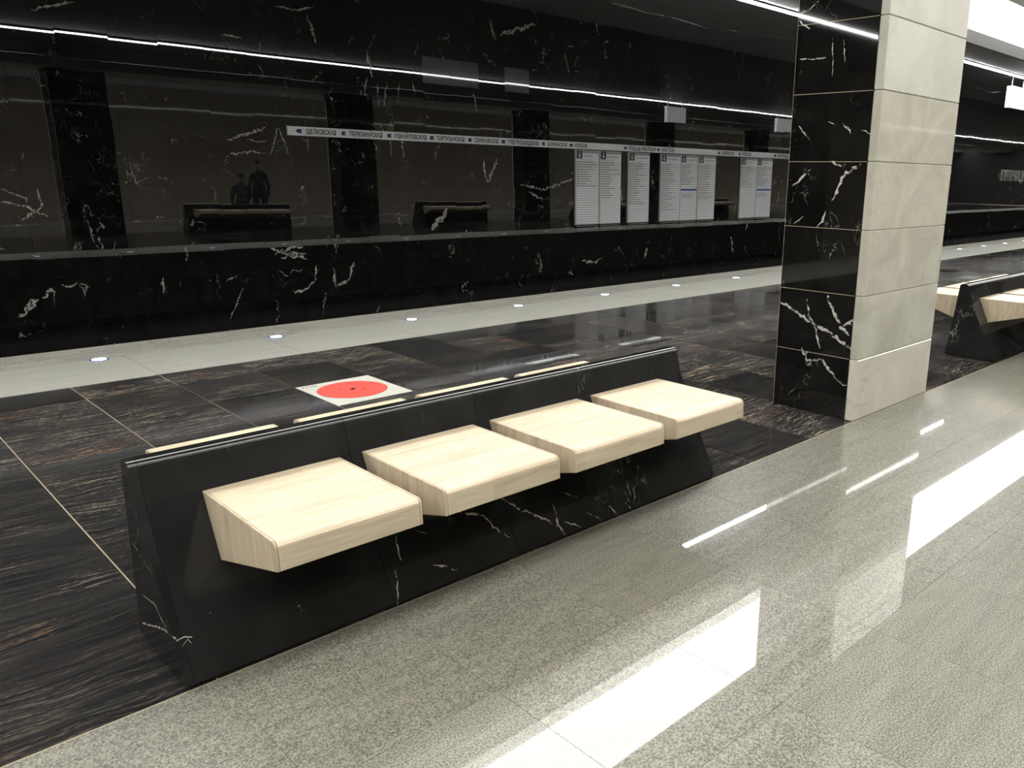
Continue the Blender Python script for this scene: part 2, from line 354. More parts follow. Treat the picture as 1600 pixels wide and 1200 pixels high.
PILLAR_VEINS = [([(3.057, 0.734), (2.945, 0.677), (2.821, 0.632), (2.645, 0.565), (2.454, 0.458)], 0.017), ([(2.698, 0.827), (2.645, 0.711), (2.58, 0.617), (2.519, 0.567)], 0.017), ([(2.468, 0.696), (2.566, 0.619)], 0.017), ([(2.864, 0.436), (2.817, 0.354), (2.7, 0.374), (2.615, 0.292), (2.529, 0.229), (2.492, 0.237)], 0.013), ([(2.847, 0.772), (2.828, 0.661), (2.762, 0.575), (2.726, 0.449)], 0.011), ([(3.005, 1.88), (2.921, 1.795)], 0.01), ([(2.796, 1.901), (2.735, 1.873)], 0.011), ([(2.691, 1.883), (2.649, 1.859), (2.624, 1.821)], 0.015), ([(2.571, 1.853), (2.472, 1.807)], 0.009), ([(2.751, 1.66), (2.675, 1.622)], 0.016), ([(2.715, 1.416), (2.683, 1.512), (2.649, 1.579), (2.542, 1.649)], 0.016), ([(3.022, 1.501), (2.967, 1.547), (2.891, 1.608)], 0.012), ([(2.821, 1.246), (2.778, 1.289), (2.76, 1.35)], 0.012), ([(2.992, 1.257), (2.923, 1.311)], 0.008), ([(3.042, 2.554), (2.984, 2.577), (2.924, 2.617)], 0.011), ([(3.053, 2.514), (3.009, 2.49), (2.97, 2.464)], 0.015), ([(3.034, 2.289), (2.935, 2.278), (2.844, 2.278)], 0.008), ([(2.81, 2.39), (2.791, 2.278), (2.789, 2.166)], 0.006), ([(2.73, 2.375), (2.707, 2.235)], 0.006)]
BENCH_VEINS = [([(1.436, 0.224), (1.432, 0.182), (1.426, 0.142)], 0.0068), ([(1.393, 0.118), (1.385, 0.059), (1.363, 0.005)], 0.0085), ([(1.715, 0.239), (1.761, 0.215), (1.829, 0.195), (1.857, 0.143), (1.919, 0.084)], 0.0068), ([(1.931, 0.236), (2.006, 0.169), (2.092, 0.121), (2.174, 0.057)], 0.0068), ([(2.189, 0.166), (2.184, 0.112), (2.177, 0.064), (2.207, -0.013)], 0.0059), ([(1.548, 0.089), (1.599, 0.069), (1.649, 0.035)], 0.0068), ([(2.244, 0.182), (2.325, 0.138)], 0.0051), ([(2.491, 0.063), (2.534, 0.001)], 0.0051), ([(2.595, 0.048), (2.636, -0.006)], 0.0051), ([(2.353, 0.068), (2.421, 0.02)], 0.0051), ([(2.654, 0.131), (2.645, 0.067)], 0.0034), ([(1.652, 0.013), (1.682, -0.01)], 0.0068), ([(2.215, 0.064), (2.294, 0.024)], 0.0068), ([(1.502, 0.233), (1.56, 0.198)], 0.0051), ([(0.643, 0.158), (0.652, 0.145), (0.673, 0.143), (0.695, 0.139)], 0.0068), ([(0.661, 0.125), (0.681, 0.137), (0.691, 0.118)], 0.0025), ([(0.755, 0.178), (0.766, 0.189)], 0.0042), ([(1.02, 0.115), (1.032, 0.119)], 0.0051)]
STATIONS = [('ЩЕЛКОВСКАЯ', 5.801, 5.942, 5.97, 6.452), ('ПЕРВОМАЙСКАЯ', 6.545, 6.654, 6.681, 7.259), ('ИЗМАЙЛОВСКАЯ', 7.352, 7.467, 7.489, 8.097), ('ПАРТИЗАНСКАЯ', 8.168, 8.289, 8.308, 8.881), ('СЕМЕНОВСКАЯ', 8.966, 9.081, 9.102, 9.627), ('ЭЛЕКТРОЗАВОДСКАЯ', 9.71, 9.837, 9.856, 10.601), ('БАУМАНСКАЯ', 10.695, 10.809, 10.833, 11.344), ('КУРСКАЯ', 11.416, 11.54, 11.563, 11.889), ('ПЛОЩАДЬ РЕВОЛЮЦИИ', 12.991, 13.11, 13.128, 14.013), ('АРБАТСКАЯ', 14.061, 14.182, 14.203, 14.629), ('СМОЛЕНСКАЯ', 16.271, 16.391, 16.414, 16.903), ('КИЕВСКАЯ', 17.118, 17.23, 17.255, 17.642), ('ПАРК ПОБЕДЫ', 18.687, 18.811, 18.839, 19.358)]

# ================================================================ layout (metres)
YF, YS, YE = 2.44, 6.79, 8.228      # front of the dark floor, start of the pale strip, platform edge
YW = 12.53                          # face of the track wall
YC = 2.75                           # centre line of the station, through the pillars and benches
XA, XB = -12.0, 62.0
TX, TY = 0.5833, 0.655              # floor tile pitch
def mir(y): return 2 * YC - y

# ---------------------------------------------------------------- floors
def floor_tile_mesh(name, dx, dy, mat, th=0.03, gap=0.006):
    return MB().box(gap / 2, dx - gap / 2, gap / 2, dy - gap / 2, -th, 0).fixed(name, mat)
floor = put('floor', MB().box(XA, XB, mir(YE), YE, -0.25, -0.0035).fixed('floor_bed', M['grout']))
tag(floor, kind='structure')
DX0 = 1.9 - 6 * TX
ys = [YF + k * TY for k in range(7)] + [YS]
dts = []
def cnt(x, y): return math.hypot(x, y)
for i in range(-16, 104):
    for j in range(7):
        dts.append((cnt(DX0 + i * TX, ys[j]), DX0 + i * TX, ys[j], ys[j + 1] - ys[j], j))
full = floor_tile_mesh('dark_tile', TX, TY, M['dark']); last = floor_tile_mesh('dark_tile', TX, ys[7] - ys[6], M['dark'])
rest = MB()
vis = sorted([t for t in dts if t[1] > -1.2]); near = vis[:290]; nearset = set((t[1], t[2]) for t in near)
plate_cell = (1.9 + TX, YF + 4 * TY)
for d, x, y, dy, j in dts:
    if abs(x - plate_cell[0]) < .01 and abs(y - plate_cell[1]) < .01: continue
    if (x, y) in nearset: put('dark_tile', full if j < 6 else last, floor, (x, y, 0), (R.gauss(0, .0010), R.gauss(0, .0006), 0))
    else: rest.box(x + .003, x + TX - .003, y + .003, y + dy - .003, -.03, 0)
tag(put('dark_tiles_far', rest.fixed('dark_tiles_far', M['dark']), floor), kind='stuff')
# grey hall tiles
gt = floor_tile_mesh('grey_tile', TX, 0.66, M['grey'], gap=0.0016)
rest = MB(); cand = []
for i in range(-16, 104):
    for j in range(6):
        x = DX0 + i * TX; y = YF - 0.66 * (j + 1)
        cand.append((cnt(x - 2, y), x, y))
seen = sorted([c for c in cand if c[1] > -0.2 and c[2] + 0.66 > 0.0 + (0.25 - 0.20 * (c[1] - 2) if c[1] > 2 else 0.2)])[:290]
ss = set((c[1], c[2]) for c in seen)
for d, x, y in cand:
    if (x, y) in ss: put('grey_tile', gt, floor, (x, y, 0))
    else: rest.box(x + .00125, x + TX - .00125, y + .00125, y + .66 - .00125, -.03, 0)
tag(put('grey_tiles_far', rest.fixed('grey_tiles_far', M['grey']), floor), kind='stuff')
gb = put('grey_tile_bed', MB().box(XA, XB, mir(YE) + .3, YF - .001, -0.02, -0.002).fixed('bed', M['grout2']), floor)
# edge strip of the other platform side (seen mirrored in the pillar)
put('edge_strip', MB().box(XA, XB, mir(YE), YF - 6 * .66 - .002, -0.03, 0.001).fixed('edge_strip', M['strip']), floor)
# thin brass-like joint strip where dark and grey meet
put('joint_strip', MB().box(XA, XB, YF - .003, YF + .001, -0.01, 0.0003).fixed('joint', M['grout']), floor)
# pale strip along the platform edge
sp = 2 * TX
for i in range(-6, 50):
    x = 1.9 + i * sp - 2 * sp
    rest2 = MB()
    for (a, b, mt, nm) in ((YS, 7.70, M['strip2'], 'rough_edge_slab'), (7.70, YE, M['strip'], 'edge_slab')):
        off = 0 if nm == 'rough_edge_slab' else 0.35
        put(nm, MB().box(x + off + .002, x + off + sp - .002, a + .002, b - .002, -.03, 0.001).fixed(nm, mt), floor)
put('strip_bed', MB().box(XA, XB, YS, YE, -0.02, -0.0012).fixed('bed', M['grout2']), floor)
tag(put('platform_edge', MB().box(XA, XB, YE + .001, YE + .03, -1.1, 0.0005).fixed('platform_edge', M['beige'])), kind='structure')
bpy.data.objects['platform_edge'].name = 'trim_1'
tag(put('trim_2', MB().box(XA, XB, YE - .25, YE - .001, -1.2, -0.26).fixed('trim_2', M['concrete'])), kind='structure')
tag(put('floor.001', MB().box(XA, XB, YE - .25, YW + .2, -1.4, -1.2).fixed('track_bed', M['concrete'])), kind='structure')
tag(put('floor.002', MB().box(XA, XB, mir(YW + .2), mir(YE), -1.4, -1.2).fixed('track_bed', M['concrete'])), kind='structure')

# ---------------------------------------------------------------- track wall of black marble
RH, CW = 0.4215, 0.58
wall = tag(put('wall_back', MB().box(XA, XB, YW + .022, YW + .22, -1.2, 4.7).fixed('wall_back', M['back'])), kind='structure')
zrows = [3.43 + RH * k for k in range(-11, 4)]
pm = {}
def panel(h):
    k = round(h, 3)
    if k not in pm:
        pm[k] = [MB().box(.0012, CW - .0012, 0, .02, .0012, h - .0012).fixed('marble_panel', m) for m in (M['wall'], M['honed'])]
    return pm[k]
rest = MB(); pc = []
cols = [2.86 + CW * k for k in range(-25, 102)]
for x in cols:
    if x < XA + .1 or x > XB - .7: continue
    for z in zrows:
        h = min(RH, 4.46 - z)
        if h < .02: continue
        pc.append((x, z, h))
def seen_wall(x, z):
    return z > -0.95 and x > 1.0 and z < 4.3 and (x < 20.2)
sel = sorted([p for p in pc if seen_wall(p[0], p[1])], key=lambda p: p[0])[:296]
selset = set((p[0], p[1]) for p in sel)
HON = [(8.08, 3.43 - RH), (8.66, 3.43 - RH), (9.82, 3.43 - RH)]
def rough_one(x, z): return any(abs(x - a) < .05 and abs(z - b) < .05 for a, b in HON)
for x, z, h in pc:
    if (x, z) in selset:
        put('marble_panel', panel(h)[1 if rough_one(x, z) else 0], wall, (x, YW, z), (R.gauss(0, .0007), 0, R.gauss(0, .0005)))
    else:
        t = R.gauss(0, .0007) * h; b = len(rest.v)
        rest.box(x + .0012, x + CW - .0012, YW, YW + .02, z + .0012, z + h - .0012)
        for i in (4, 5): rest.v[b + i] = (rest.v[b + i][0], YW - t, rest.v[b + i][2])
tag(put('marble_panels_far', rest.fixed('marble_panels_far', M['wall_far']), wall), kind='stuff')
mb = MB()
for pts, wd in WALL_VEINS: ribbon(mb, pts, wd, lambda p: (p.x, YW - .0035, p.y), 0.6, 0.04)
tag(put('marble_vein', mesh('marble_vein', mb.v, mb.f, M['vein']), wall), kind='stuff')
# opposite track wall of light marble, ends of the station
tag(put('wall_front', MB().box(XA, XB, mir(YW + .2), mir(YW), -1.2, 4.7).fixed('wall_front', M['beige'])), kind='structure')
tag(put('wall_left', MB().box(XA - .2, XA, mir(YW + .2), YW + .2, -1.4, 4.9).fixed('wall_left', M['beige'])), kind='structure')
tag(put('wall_right', MB().box(XB, XB + .2, mir(YW + .2), YW + .2, -1.4, 4.9).fixed('wall_right', M['back'])), kind='structure')

# ---------------------------------------------------------------- ceiling
def sheet(pts, name, mat, x0=XA, x1=XB, th=0.05):
    m = MB(); up = [(y, z + th) for y, z in reversed(pts)]
    return m.prism(pts + up, x0, x1).fixed(name, mat)
PS = [(YW + .2, 4.50), (YW, 4.47), (7.13, 3.885), (6.95, 3.865), (5.46, 3.60)]
sof = tag(put('ceiling', sheet(PS, 'soffit', M['soffit'])), kind='structure')
mb = MB()
for pts, wd in SOFFIT_VEINS: ribbon(mb, pts, wd, lambda p: (p.x, p.y, 3.885 + (p.y - 7.13) * .585 / 5.4 - .002), 0.5, 0.08)
tag(put('marble_vein', mesh('marble_vein', mb.v, mb.f, M['vein_tan']), sof), kind='stuff')
tag(put('ceiling.001', sheet([(mir(y), z) for y, z in reversed(PS)], 'soffit', M['soffit'])), kind='structure')
# white ceiling field over the pillars, hanging between two recessed luminous bands
CF = [(3.50, 3.60), (mir(3.50), 3.60)]
tag(put('ceiling.002', sheet(CF, 'centre_field', M['ceil'])), kind='structure')
tag(put('ceiling.003', MB().box(XA, XB, mir(5.6), 5.6, 4.06, 4.12).fixed('upper_slab', M['ceil'])), kind='structure')
def band(f, nm, label):
    t = thing(nm, label, 'ceiling light', (0, f(5.0), 3.66))
    g = lambda pts: [(f(y) - f(5.0), z - 3.66) for y, z in pts]
    put('diffuser', sheet(g([(5.42, 3.93), (4.60, 3.95)]), 'diffuser', M['cove'], th=.02), t)
    put('reflector', sheet(g([(4.58, 3.945), (4.30, 3.92), (3.95, 3.87), (3.56, 3.79)]), 'reflector', M['reflector'], th=.02), t)
    for (ya, yb, za, zb, nm_, mt) in ((5.44, 5.47, -.055, .13, 'edge_baffle', 'darkmetal'), (5.44, 5.47, .13, .30, 'edge_reflector', 'reflector'), (3.505, 3.53, -.06, .13, 'inner_baffle', 'darkmetal')):  # dark lips are added baffles, hiding the lit recess from the wall's reflection
        y0, y1 = sorted((f(ya), f(yb)))
        put(nm_, MB().box(XA, XB, y0 - f(5.0), y1 - f(5.0), za, zb).fixed(nm_, M[mt]), t)
    return t
band(lambda y: y, 'luminous_ceiling_band', 'broad glowing white band in the ceiling beside the pillars, top right')
band(mir, 'luminous_ceiling_band', 'matching glowing white band over the other half of the platform, out of frame')

# fluorescent lines under the soffits
def tube_line(f, label, zt, x0=XA + .2, x1=XB - .2):
    t = thing('fluorescent_light_line', label, 'ceiling light', (0, f(7.04), zt))
    put('housing', MB().box(x0, x1, -.055, .055, 0.012, .020).fixed('housing', M['darkmetal']), t)
    put('tube', MB().prism([(-.030, -.006), (.030, -.006), (.036, .0), (.036, .014), (-.036, .014), (-.036, .0)], x0, x1).fixed('tube', M['tube']), t)
    return t
tube_line(lambda y: y, 'long thin bright white light line under the black soffit above the platform', 3.84)
tube_line(mir, 'thin white light line over the near half of the platform, out of frame', 3.84)

# ---------------------------------------------------------------- pillars
PX0, PX1, PY1 = 4.748, 5.873, 3.061
PER = 6.62
def make_pillar(name, label, face, side, group):
    t = thing(name, label, 'pillar', (PX0, YF, 0), group)
    W_, D_ = PX1 - PX0, PY1 - YF; TH = .062; rows = 11; h = .4143
    put('core', MB().box(.03, W_ - .03, .03, D_ - .03, 0, 4.4).fixed('core', M['back']), t)
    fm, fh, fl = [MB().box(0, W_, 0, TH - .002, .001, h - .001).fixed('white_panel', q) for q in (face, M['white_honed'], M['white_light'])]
    bm_ = MB().box(0, W_, D_ - .03, D_, .001, h - .001).fixed('black_panel', side)
    sm = MB().box(0, .03, TH, D_ - .031, .001, h - .001).fixed('black_panel', side)
    for k in range(rows):
        hh = min(h, 4.45 - k * h)
        z = k * h
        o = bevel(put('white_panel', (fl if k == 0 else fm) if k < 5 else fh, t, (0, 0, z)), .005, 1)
        put('black_panel', bm_, t, (0, 0, z)); put('black_panel', sm, t, (0, 0, z)); put('black_panel', sm, t, (W_ - .03, 0, z))
    return t
pil = make_pillar('pillar', 'square pillar with black marble side and pale marble front, right of the bench', M['white'], M['pillar'], 'pillars along the platform')
PLAB = ['second pillar along the row, beyond the further bench, black and pale marble', 'third pillar along the row, black and pale marble', 'fourth pillar along the row, black and pale marble', 'fifth pillar along the row', 'sixth pillar along the row', 'seventh pillar along the row']
for k, lab in enumerate(PLAB):
    c = copy_tree(pil); c.location = (PX0 + PER * (k + 1), YF, 0); c['label'] = lab
mb = MB()
for pts, wd in PILLAR_VEINS: ribbon(mb, [(a - YF, b) for a, b in pts], wd, lambda p: (-.001, p.x, p.y), 0.5, 0.02)
tag(put('marble_vein', mesh('marble_vein', mb.v, mb.f, M['vein']), pil), kind='stuff')
mb = MB()      # thin light joints of the black side
for k in range(1, 10): mb.box(-.0006, .004, .064, PY1 - YF - .002, k * .4143 - .0014, k * .4143 + .0014)
mb.box(-.0006, .004, PY1 - YF - .001, PY1 - YF + .0006, 0, 4.2)
tag(put('joint_filler', mb.fixed('joint_filler', M['grout']), pil), kind='stuff')

# ---------------------------------------------------------------- benches
BX0, BX1 = 0.643, 3.266
JX = [BX0, 1.357, 1.94, 2.523, BX1]
PROF = [(0, .014), (.262, .533), (.279, .600), (.288, .636)]
PROF += [(.313 - .025 * math.cos(q), .638 + .025 * math.sin(q)) for q in [k * math.pi / 16 for k in range(1, 9)]]
PROF += [(.348 + .022 * math.sin(q), .641 + .022 * math.cos(q)) for q in [k * math.pi / 16 for k in range(0, 9)]]
PROF += [(.432, .014)]
def wood_profile(d, inset=0):
    r = .022; pts = [(0.0, .530)]                       # (distance forward from the stone face, z)
    pts += [(d - r, .530)] + [(d - r + r * math.sin(a), .530 - r + r * math.cos(a)) for a in (0.4, 0.8, 1.2, 1.57)]
    pts += [(d + .002, .440), (.085, .318), (0.0, .312)]
    return pts
def make_bench():
    t = thing('station_bench', 'long black marble bench with four pale wooden seats, in the foreground', 'bench', (BX0, YF, 0), 'double sided benches between the pillars')
    put('plinth', MB().box(.01, BX1 - BX0 - .01, .012, .42, 0, .02).fixed('plinth', M['back']), t)
    for a, b in zip(JX, JX[1:]):
        l = 0.026 if a == BX0 else .001; r_ = .026 if b == BX1 else .001
        o = put('marble_slab', MB().prism(PROF, a - BX0 + l, b - BX0 - r_).fixed('marble_slab', M['bench']), t)
    for a in (0, BX1 - BX0 - .025):
        put('end_panel', MB().prism(PROF, a, a + .025).fixed('end_panel', M['bench']), t)
    mb = MB()
    def on_face(p):
        tt = (p.y - .0) / .533
        return (p.x - BX0, .262 * (p.y - .014) / .519 - .0016, p.y + .0008)
    for pts, wd in BENCH_VEINS: ribbon(mb, pts, wd, on_face, 0.6, 0.015)
    tag(put('marble_vein', mesh('marble_vein', mb.v, mb.f, M['vein']), t), kind='stuff')
    mb = MB()
    for pts, wd in END_VEINS: ribbon(mb, [(a - YF, b) for a, b in pts], wd, lambda p: (-.0008, p.x, p.y), 0.6, 0.015)
    tag(put('end_vein', mesh('end_vein', mb.v, mb.f, M['vein']), t), kind='stuff')
    # seats on the hall side and on the track side
    for side in (0, 1):
        for k in range(4):
            sx = ((.835, 1.314), (1.402, 1.910), (1.992, 2.506), (2.590, 3.082))[k]
            x0 = sx[0] - BX0; wd = sx[1] - sx[0]
            def P_(pr):
                if side == 0: return [(.258 - d + (0.012 if z < .4 else 0) * 0 - (0.105 if z < .33 and d < .05 else 0) * -0 , z) for d, z in pr]
                return pr
            if side == 0:
                pr = [(.262, .530)] + [(.262 - d, z) for d, z in wood_profile(.552)[1:-2]] + [(.156, .318)]
                pr = [(y, z) for y, z in pr]
                pr[0] = (.258, .530)
            else:
                pr = [(.362 + d, z) for d, z in wood_profile(.475)[:-1]] + [(.390, .312)]
            s = put('seat', None, t, (x0, 0, 0))
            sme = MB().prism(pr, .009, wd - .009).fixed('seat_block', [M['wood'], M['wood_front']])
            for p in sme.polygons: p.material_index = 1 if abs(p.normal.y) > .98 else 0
            body = put('seat_block', sme, s)
            bevel(body, .0025, 2, 40)
            for xs_ in ((0, .008), (wd - .008, wd)):
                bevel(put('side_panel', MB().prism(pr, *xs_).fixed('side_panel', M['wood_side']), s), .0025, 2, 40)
    return t
bench = make_bench()
BL = ['second black marble bench with pale wooden seats, right of the pillar', 'third black marble bench along the row, far beyond the pillar', 'fourth black marble bench along the row', 'fifth black marble bench along the row']
for k, lab in enumerate(BL):
    c = copy_tree(bench)
    for ch in list(c.children):
        if ch.name.startswith(('marble_vein', 'end_vein')): bpy.data.objects.remove(ch)
    c.location = (7.317 + PER * k, YF + .03, 0); c['label'] = lab
# drop the seat Empty's missing mesh: give the seat its own block mesh directly (seat > side_panel)
for o in [o for o in bpy.data.objects if o.name.split('.')[0] == 'seat_block']:
    s = o.parent; x = s.location.copy(); par = s.parent
    o.parent = par; o.location = x
    for ch in list(s.children):
        if ch is not o: ch.parent = o
    bpy.data.objects.remove(s)
for o in [o for o in bpy.data.objects if o.name.split('.')[0] == 'seat_block']: o.name = 'seat'

# ---------------------------------------------------------------- lights in the platform edge
ring = MB().disc((0, 0, 0), .070, .003, 28).fixed('ring', M['ring'])
lens = MB().disc((0, 0, 0.0031), .054, .002, 24).fixed('lens', M['lamp'])
ORD = ['first', 'second', 'third', 'fourth', 'fifth', 'sixth', 'seventh', 'eighth', 'ninth', 'tenth', 'eleventh', 'twelfth', 'thirteenth', 'fourteenth', 'fifteenth', 'sixteenth', 'seventeenth', 'eighteenth', 'nineteenth', 'twentieth']
ORD += ['twenty-' + o for o in ORD[:9]] + ['thirtieth']
def lamp_label(k):
    if k < 7: return 'round blue-white light in the pale edge strip, %s from the left' % ORD[k]
    if 15 <= k: return 'small round edge light beyond the pillar, %s one to its right' % ORD[k - 15]
    return 'edge light behind the pillar, %s of its row counted from the left' % ORD[k]
for k in range(0, 30):
    t = thing('edge_light', lamp_label(k), 'floor light', (1.7145 + 1.4756 * k, 7.655, .001), 'round lights in the platform edge')
    put('ring', ring, t); put('lens', lens, t)
for k in range(2, 14):
    t = thing('edge_light', 'edge light of the near platform side, out of frame, %s of its row' % ORD[k - 2], 'floor light', (1.7145 + 1.4756 * k, mir(7.655), .001), 'lights of the near platform edge')
    put('ring', ring, t); put('lens', lens, t)

# ---------------------------------------------------------------- grey plate with the red disc
px, py = 1.9 + TX, YF + 4 * TY
t = thing('floor_sticker', 'square grey floor plate with a big red disc, behind the bench', 'floor marker', (px, py, 0))
put('plate', MB().box(.003, TX - .003, .003, TY - .003, -.03, .0005).fixed('plate', M['plate']), t)
put('red_disc', MB().disc((.285, .335, .0006), .243, .0012, 48).fixed('red_disc', M['red']), t)
put('disc_rim', MB().disc((.285, .335, .0005), .247, .0006, 48).fixed('disc_rim', M['back']), t)
m = MB()
m.disc((.285, .335, .0018), .020, .0008, 10); m.disc((.300, .350, .0018), .014, .0008, 10)
m.disc((.220, .385, .0018), .008, .0008, 8); m.disc((.345, .285, .0018), .008, .0008, 8)
put('centre_marks', m.fixed('centre_marks', M['ink']), t)
me = text_mesh('ПЖ', M['ink'], .035, .12)
put('lettering', me, t, (.03, TY - .075, .0016))

# ---------------------------------------------------------------- signs on the wall
FR = YW - .012
t = thing('route_strip_sign', 'long white strip of station names with blue arrows along the black wall', 'sign', (5.68, YW - .003, 2.055))
put('strip', MB().box(0, 15.6, -.010, -.001, 0, .132).fixed('strip', M['board']), t)
put('end_cap', MB().box(-.012, 0.0, -.014, 0, -.002, .134).fixed('end_cap', M['frame']), t)
NORM = (0, -1, 0)
for k, (nm, i0, i1, t0, t1) in enumerate(STATIONS):
    a, b = i0 - 5.68, i1 - 5.68; zc = .066; hh = .030
    m = MB()
    if k == 0:
        m.poly([(a, -.011, zc), (a + .035, -.011, zc + hh), (b, -.011, zc + hh), (b, -.011, zc - hh), (a + .035, -.011, zc - hh)], .001, NORM)
    else:
        m.box(a, b - .02, -.012, -.011, zc - hh, zc + hh)
    ic = put('arrow', m.fixed('arrow', M['navy']), t)
    put('circle', MB().disc((b - .022, -.0125, zc), .030, .001, 16, NORM).fixed('circle', M['white_ink']), ic)
    put('station_name', text_mesh(nm, M['ink'], .072, t1 - t0, bold=.03), t, (t0 - 5.68, -.0125, zc - .036), (math.pi / 2, 0, 0))
LISTS = [
 (11.585, 12.205, 'КУРСКАЯ', 'brown', ['КОМСОМОЛЬСКАЯ', 'КРАСНОПРЕСНЕНСКАЯ', 'ПРОСПЕКТ МИРА', 'НОВОСЛОБОДСКАЯ', 'ТАГАНСКАЯ', 'ПАВЕЛЕЦКАЯ', 'ДОБРЫНИНСКАЯ', 'ОКТЯБРЬСКАЯ', 'ПАРК КУЛЬТУРЫ', 'КИЕВСКАЯ', 'КРАСНОПРЕСНЕНСКАЯ'], None),
 (12.27, 12.88, 'ЧКАЛОВСКАЯ', 'lime', ['МАРЬИНА РОЩА', 'ДОСТОЕВСКАЯ', 'ТРУБНАЯ', 'СРЕТЕНСКИЙ БУЛЬВАР', 'РИМСКАЯ', 'КРЕСТЬЯНСКАЯ ЗАСТАВА', 'ДУБРОВКА', 'КОЖУХОВСКАЯ', 'ПЕЧАТНИКИ', 'ВОЛЖСКАЯ', 'ЛЮБЛИНО', 'БРАТИСЛАВСКАЯ', 'МАРЬИНО', 'БОРИСОВО', 'ШИПИЛОВСКАЯ', 'ЗЯБЛИКОВО'], None),
 (13.14, 13.79, 'ТЕАТРАЛЬНАЯ', 'green', ['НОВОКУЗНЕЦКАЯ', 'ДОМОДЕДОВСКАЯ', 'АВТОЗАВОДСКАЯ', 'ТВЕРСКАЯ', 'АЭРОПОРТ', 'КАНТЕМИРОВСКАЯ', 'ДИНАМО', 'БЕЛОРУССКАЯ', 'МАЯКОВСКАЯ', 'КАШИРСКАЯ', 'ВОДНЫЙ СТАДИОН', 'ЦАРИЦЫНО', 'ВОЙКОВСКАЯ', 'ПАВЕЛЕЦКАЯ', 'ОРЕХОВО', 'СОКОЛ', 'КОЛОМЕНСКАЯ', 'РЕЧНОЙ ВОКЗАЛ', 'КРАСНОГВАРДЕЙСКАЯ'], None),
 (14.20, 14.855, 'БОРОВИЦКАЯ', 'grey', ['АЛТУФЬЕВО', 'БИБИРЕВО', 'ОТРАДНОЕ', 'ВЛАДЫКИНО', 'ТИМИРЯЗЕВСКАЯ', 'ДМИТРОВСКАЯ', 'САВЕЛОВСКАЯ', 'МЕНДЕЛЕЕВСКАЯ', 'ЦВЕТНОЙ БУЛЬВАР', 'ЧЕХОВСКАЯ', 'ПОЛЯНКА', 'СЕРПУХОВСКАЯ', 'ТУЛЬСКАЯ', 'НАГАТИНСКАЯ', 'НАГОРНАЯ', 'СЕВАСТОПОЛЬСКАЯ', 'ЧЕРТАНОВСКАЯ', 'ЮЖНАЯ', 'ПРАЖСКАЯ', 'УЛ. АКАД. ЯНГЕЛЯ', 'АННИНО', 'БУЛЬВАР Д. ДОНСКОГО'], None),
 (14.89, 15.475, 'АЛЕКСАНДРОВСКИЙ САД', 'grey', ['СМОЛЕНСКАЯ', 'АРБАТСКАЯ', 'КИЕВСКАЯ', 'СТУДЕНЧЕСКАЯ', 'КУТУЗОВСКАЯ', 'ФИЛИ', 'БАГРАТИОНОВСКАЯ', 'ФИЛЕВСКИЙ ПАРК', 'ПИОНЕРСКАЯ', 'КУНЦЕВСКАЯ'], ['ВЫСТАВОЧНАЯ', 'МЕЖДУНАРОДНАЯ']),
 (15.54, 16.18, 'БИБЛИОТЕКА ИМ. ЛЕНИНА', 'red', ['ЧЕРКИЗОВСКАЯ', 'ПРЕОБРАЖЕНСКАЯ ПЛ.', 'СОКОЛЬНИКИ', 'КРАСНОСЕЛЬСКАЯ', 'КОМСОМОЛЬСКАЯ', 'КРАСНЫЕ ВОРОТА', 'ЧИСТЫЕ ПРУДЫ', 'ЛУБЯНКА', 'ОХОТНЫЙ РЯД', 'КРОПОТКИНСКАЯ', 'ПАРК КУЛЬТУРЫ', 'ФРУНЗЕНСКАЯ', 'СПОРТИВНАЯ', 'ВОРОБЬЕВЫ ГОРЫ', 'УНИВЕРСИТЕТ', 'ПРОСП. ВЕРНАДСКОГО', 'ЮГО-ЗАПАДНАЯ'], None),
 (17.25, 17.90, 'КИЕВСКАЯ', 'brown', ['ПАРК КУЛЬТУРЫ', 'КРАСНОПРЕСНЕНСКАЯ', 'ОКТЯБРЬСКАЯ', 'БЕЛОРУССКАЯ', 'ТАГАНСКАЯ', 'КУРСКАЯ', 'ДОБРЫНИНСКАЯ', 'ПАВЕЛЕЦКАЯ', 'КОМСОМОЛЬСКАЯ', 'ПРОСПЕКТ МИРА', 'НОВОСЛОБОДСКАЯ'], None),
 (17.945, 18.605, 'КИЕВСКАЯ', 'grey', ['АЛЕКСАНДРОВСКИЙ САД', 'АРБАТСКАЯ', 'СМОЛЕНСКАЯ', 'СТУДЕНЧЕСКАЯ', 'КУТУЗОВСКАЯ', 'ФИЛИ', 'БАГРАТИОНОВСКАЯ', 'ФИЛЕВСКИЙ ПАРК', 'ПИОНЕРСКАЯ', 'КУНЦЕВСКАЯ'], ['ВЫСТАВОЧНАЯ', 'МЕЖДУНАРОДНАЯ'])]
BOARDS = [((0, 1), 'white two-column station list board, leftmost on the black wall'), ((2,), 'narrow one-column station list board, second from left'),
          ((3, 4, 5), 'wide three-column station list board, third from left'), ((6, 7), 'two-column station list board nearest the pillar')]
Z0, Z1 = .545, 2.035
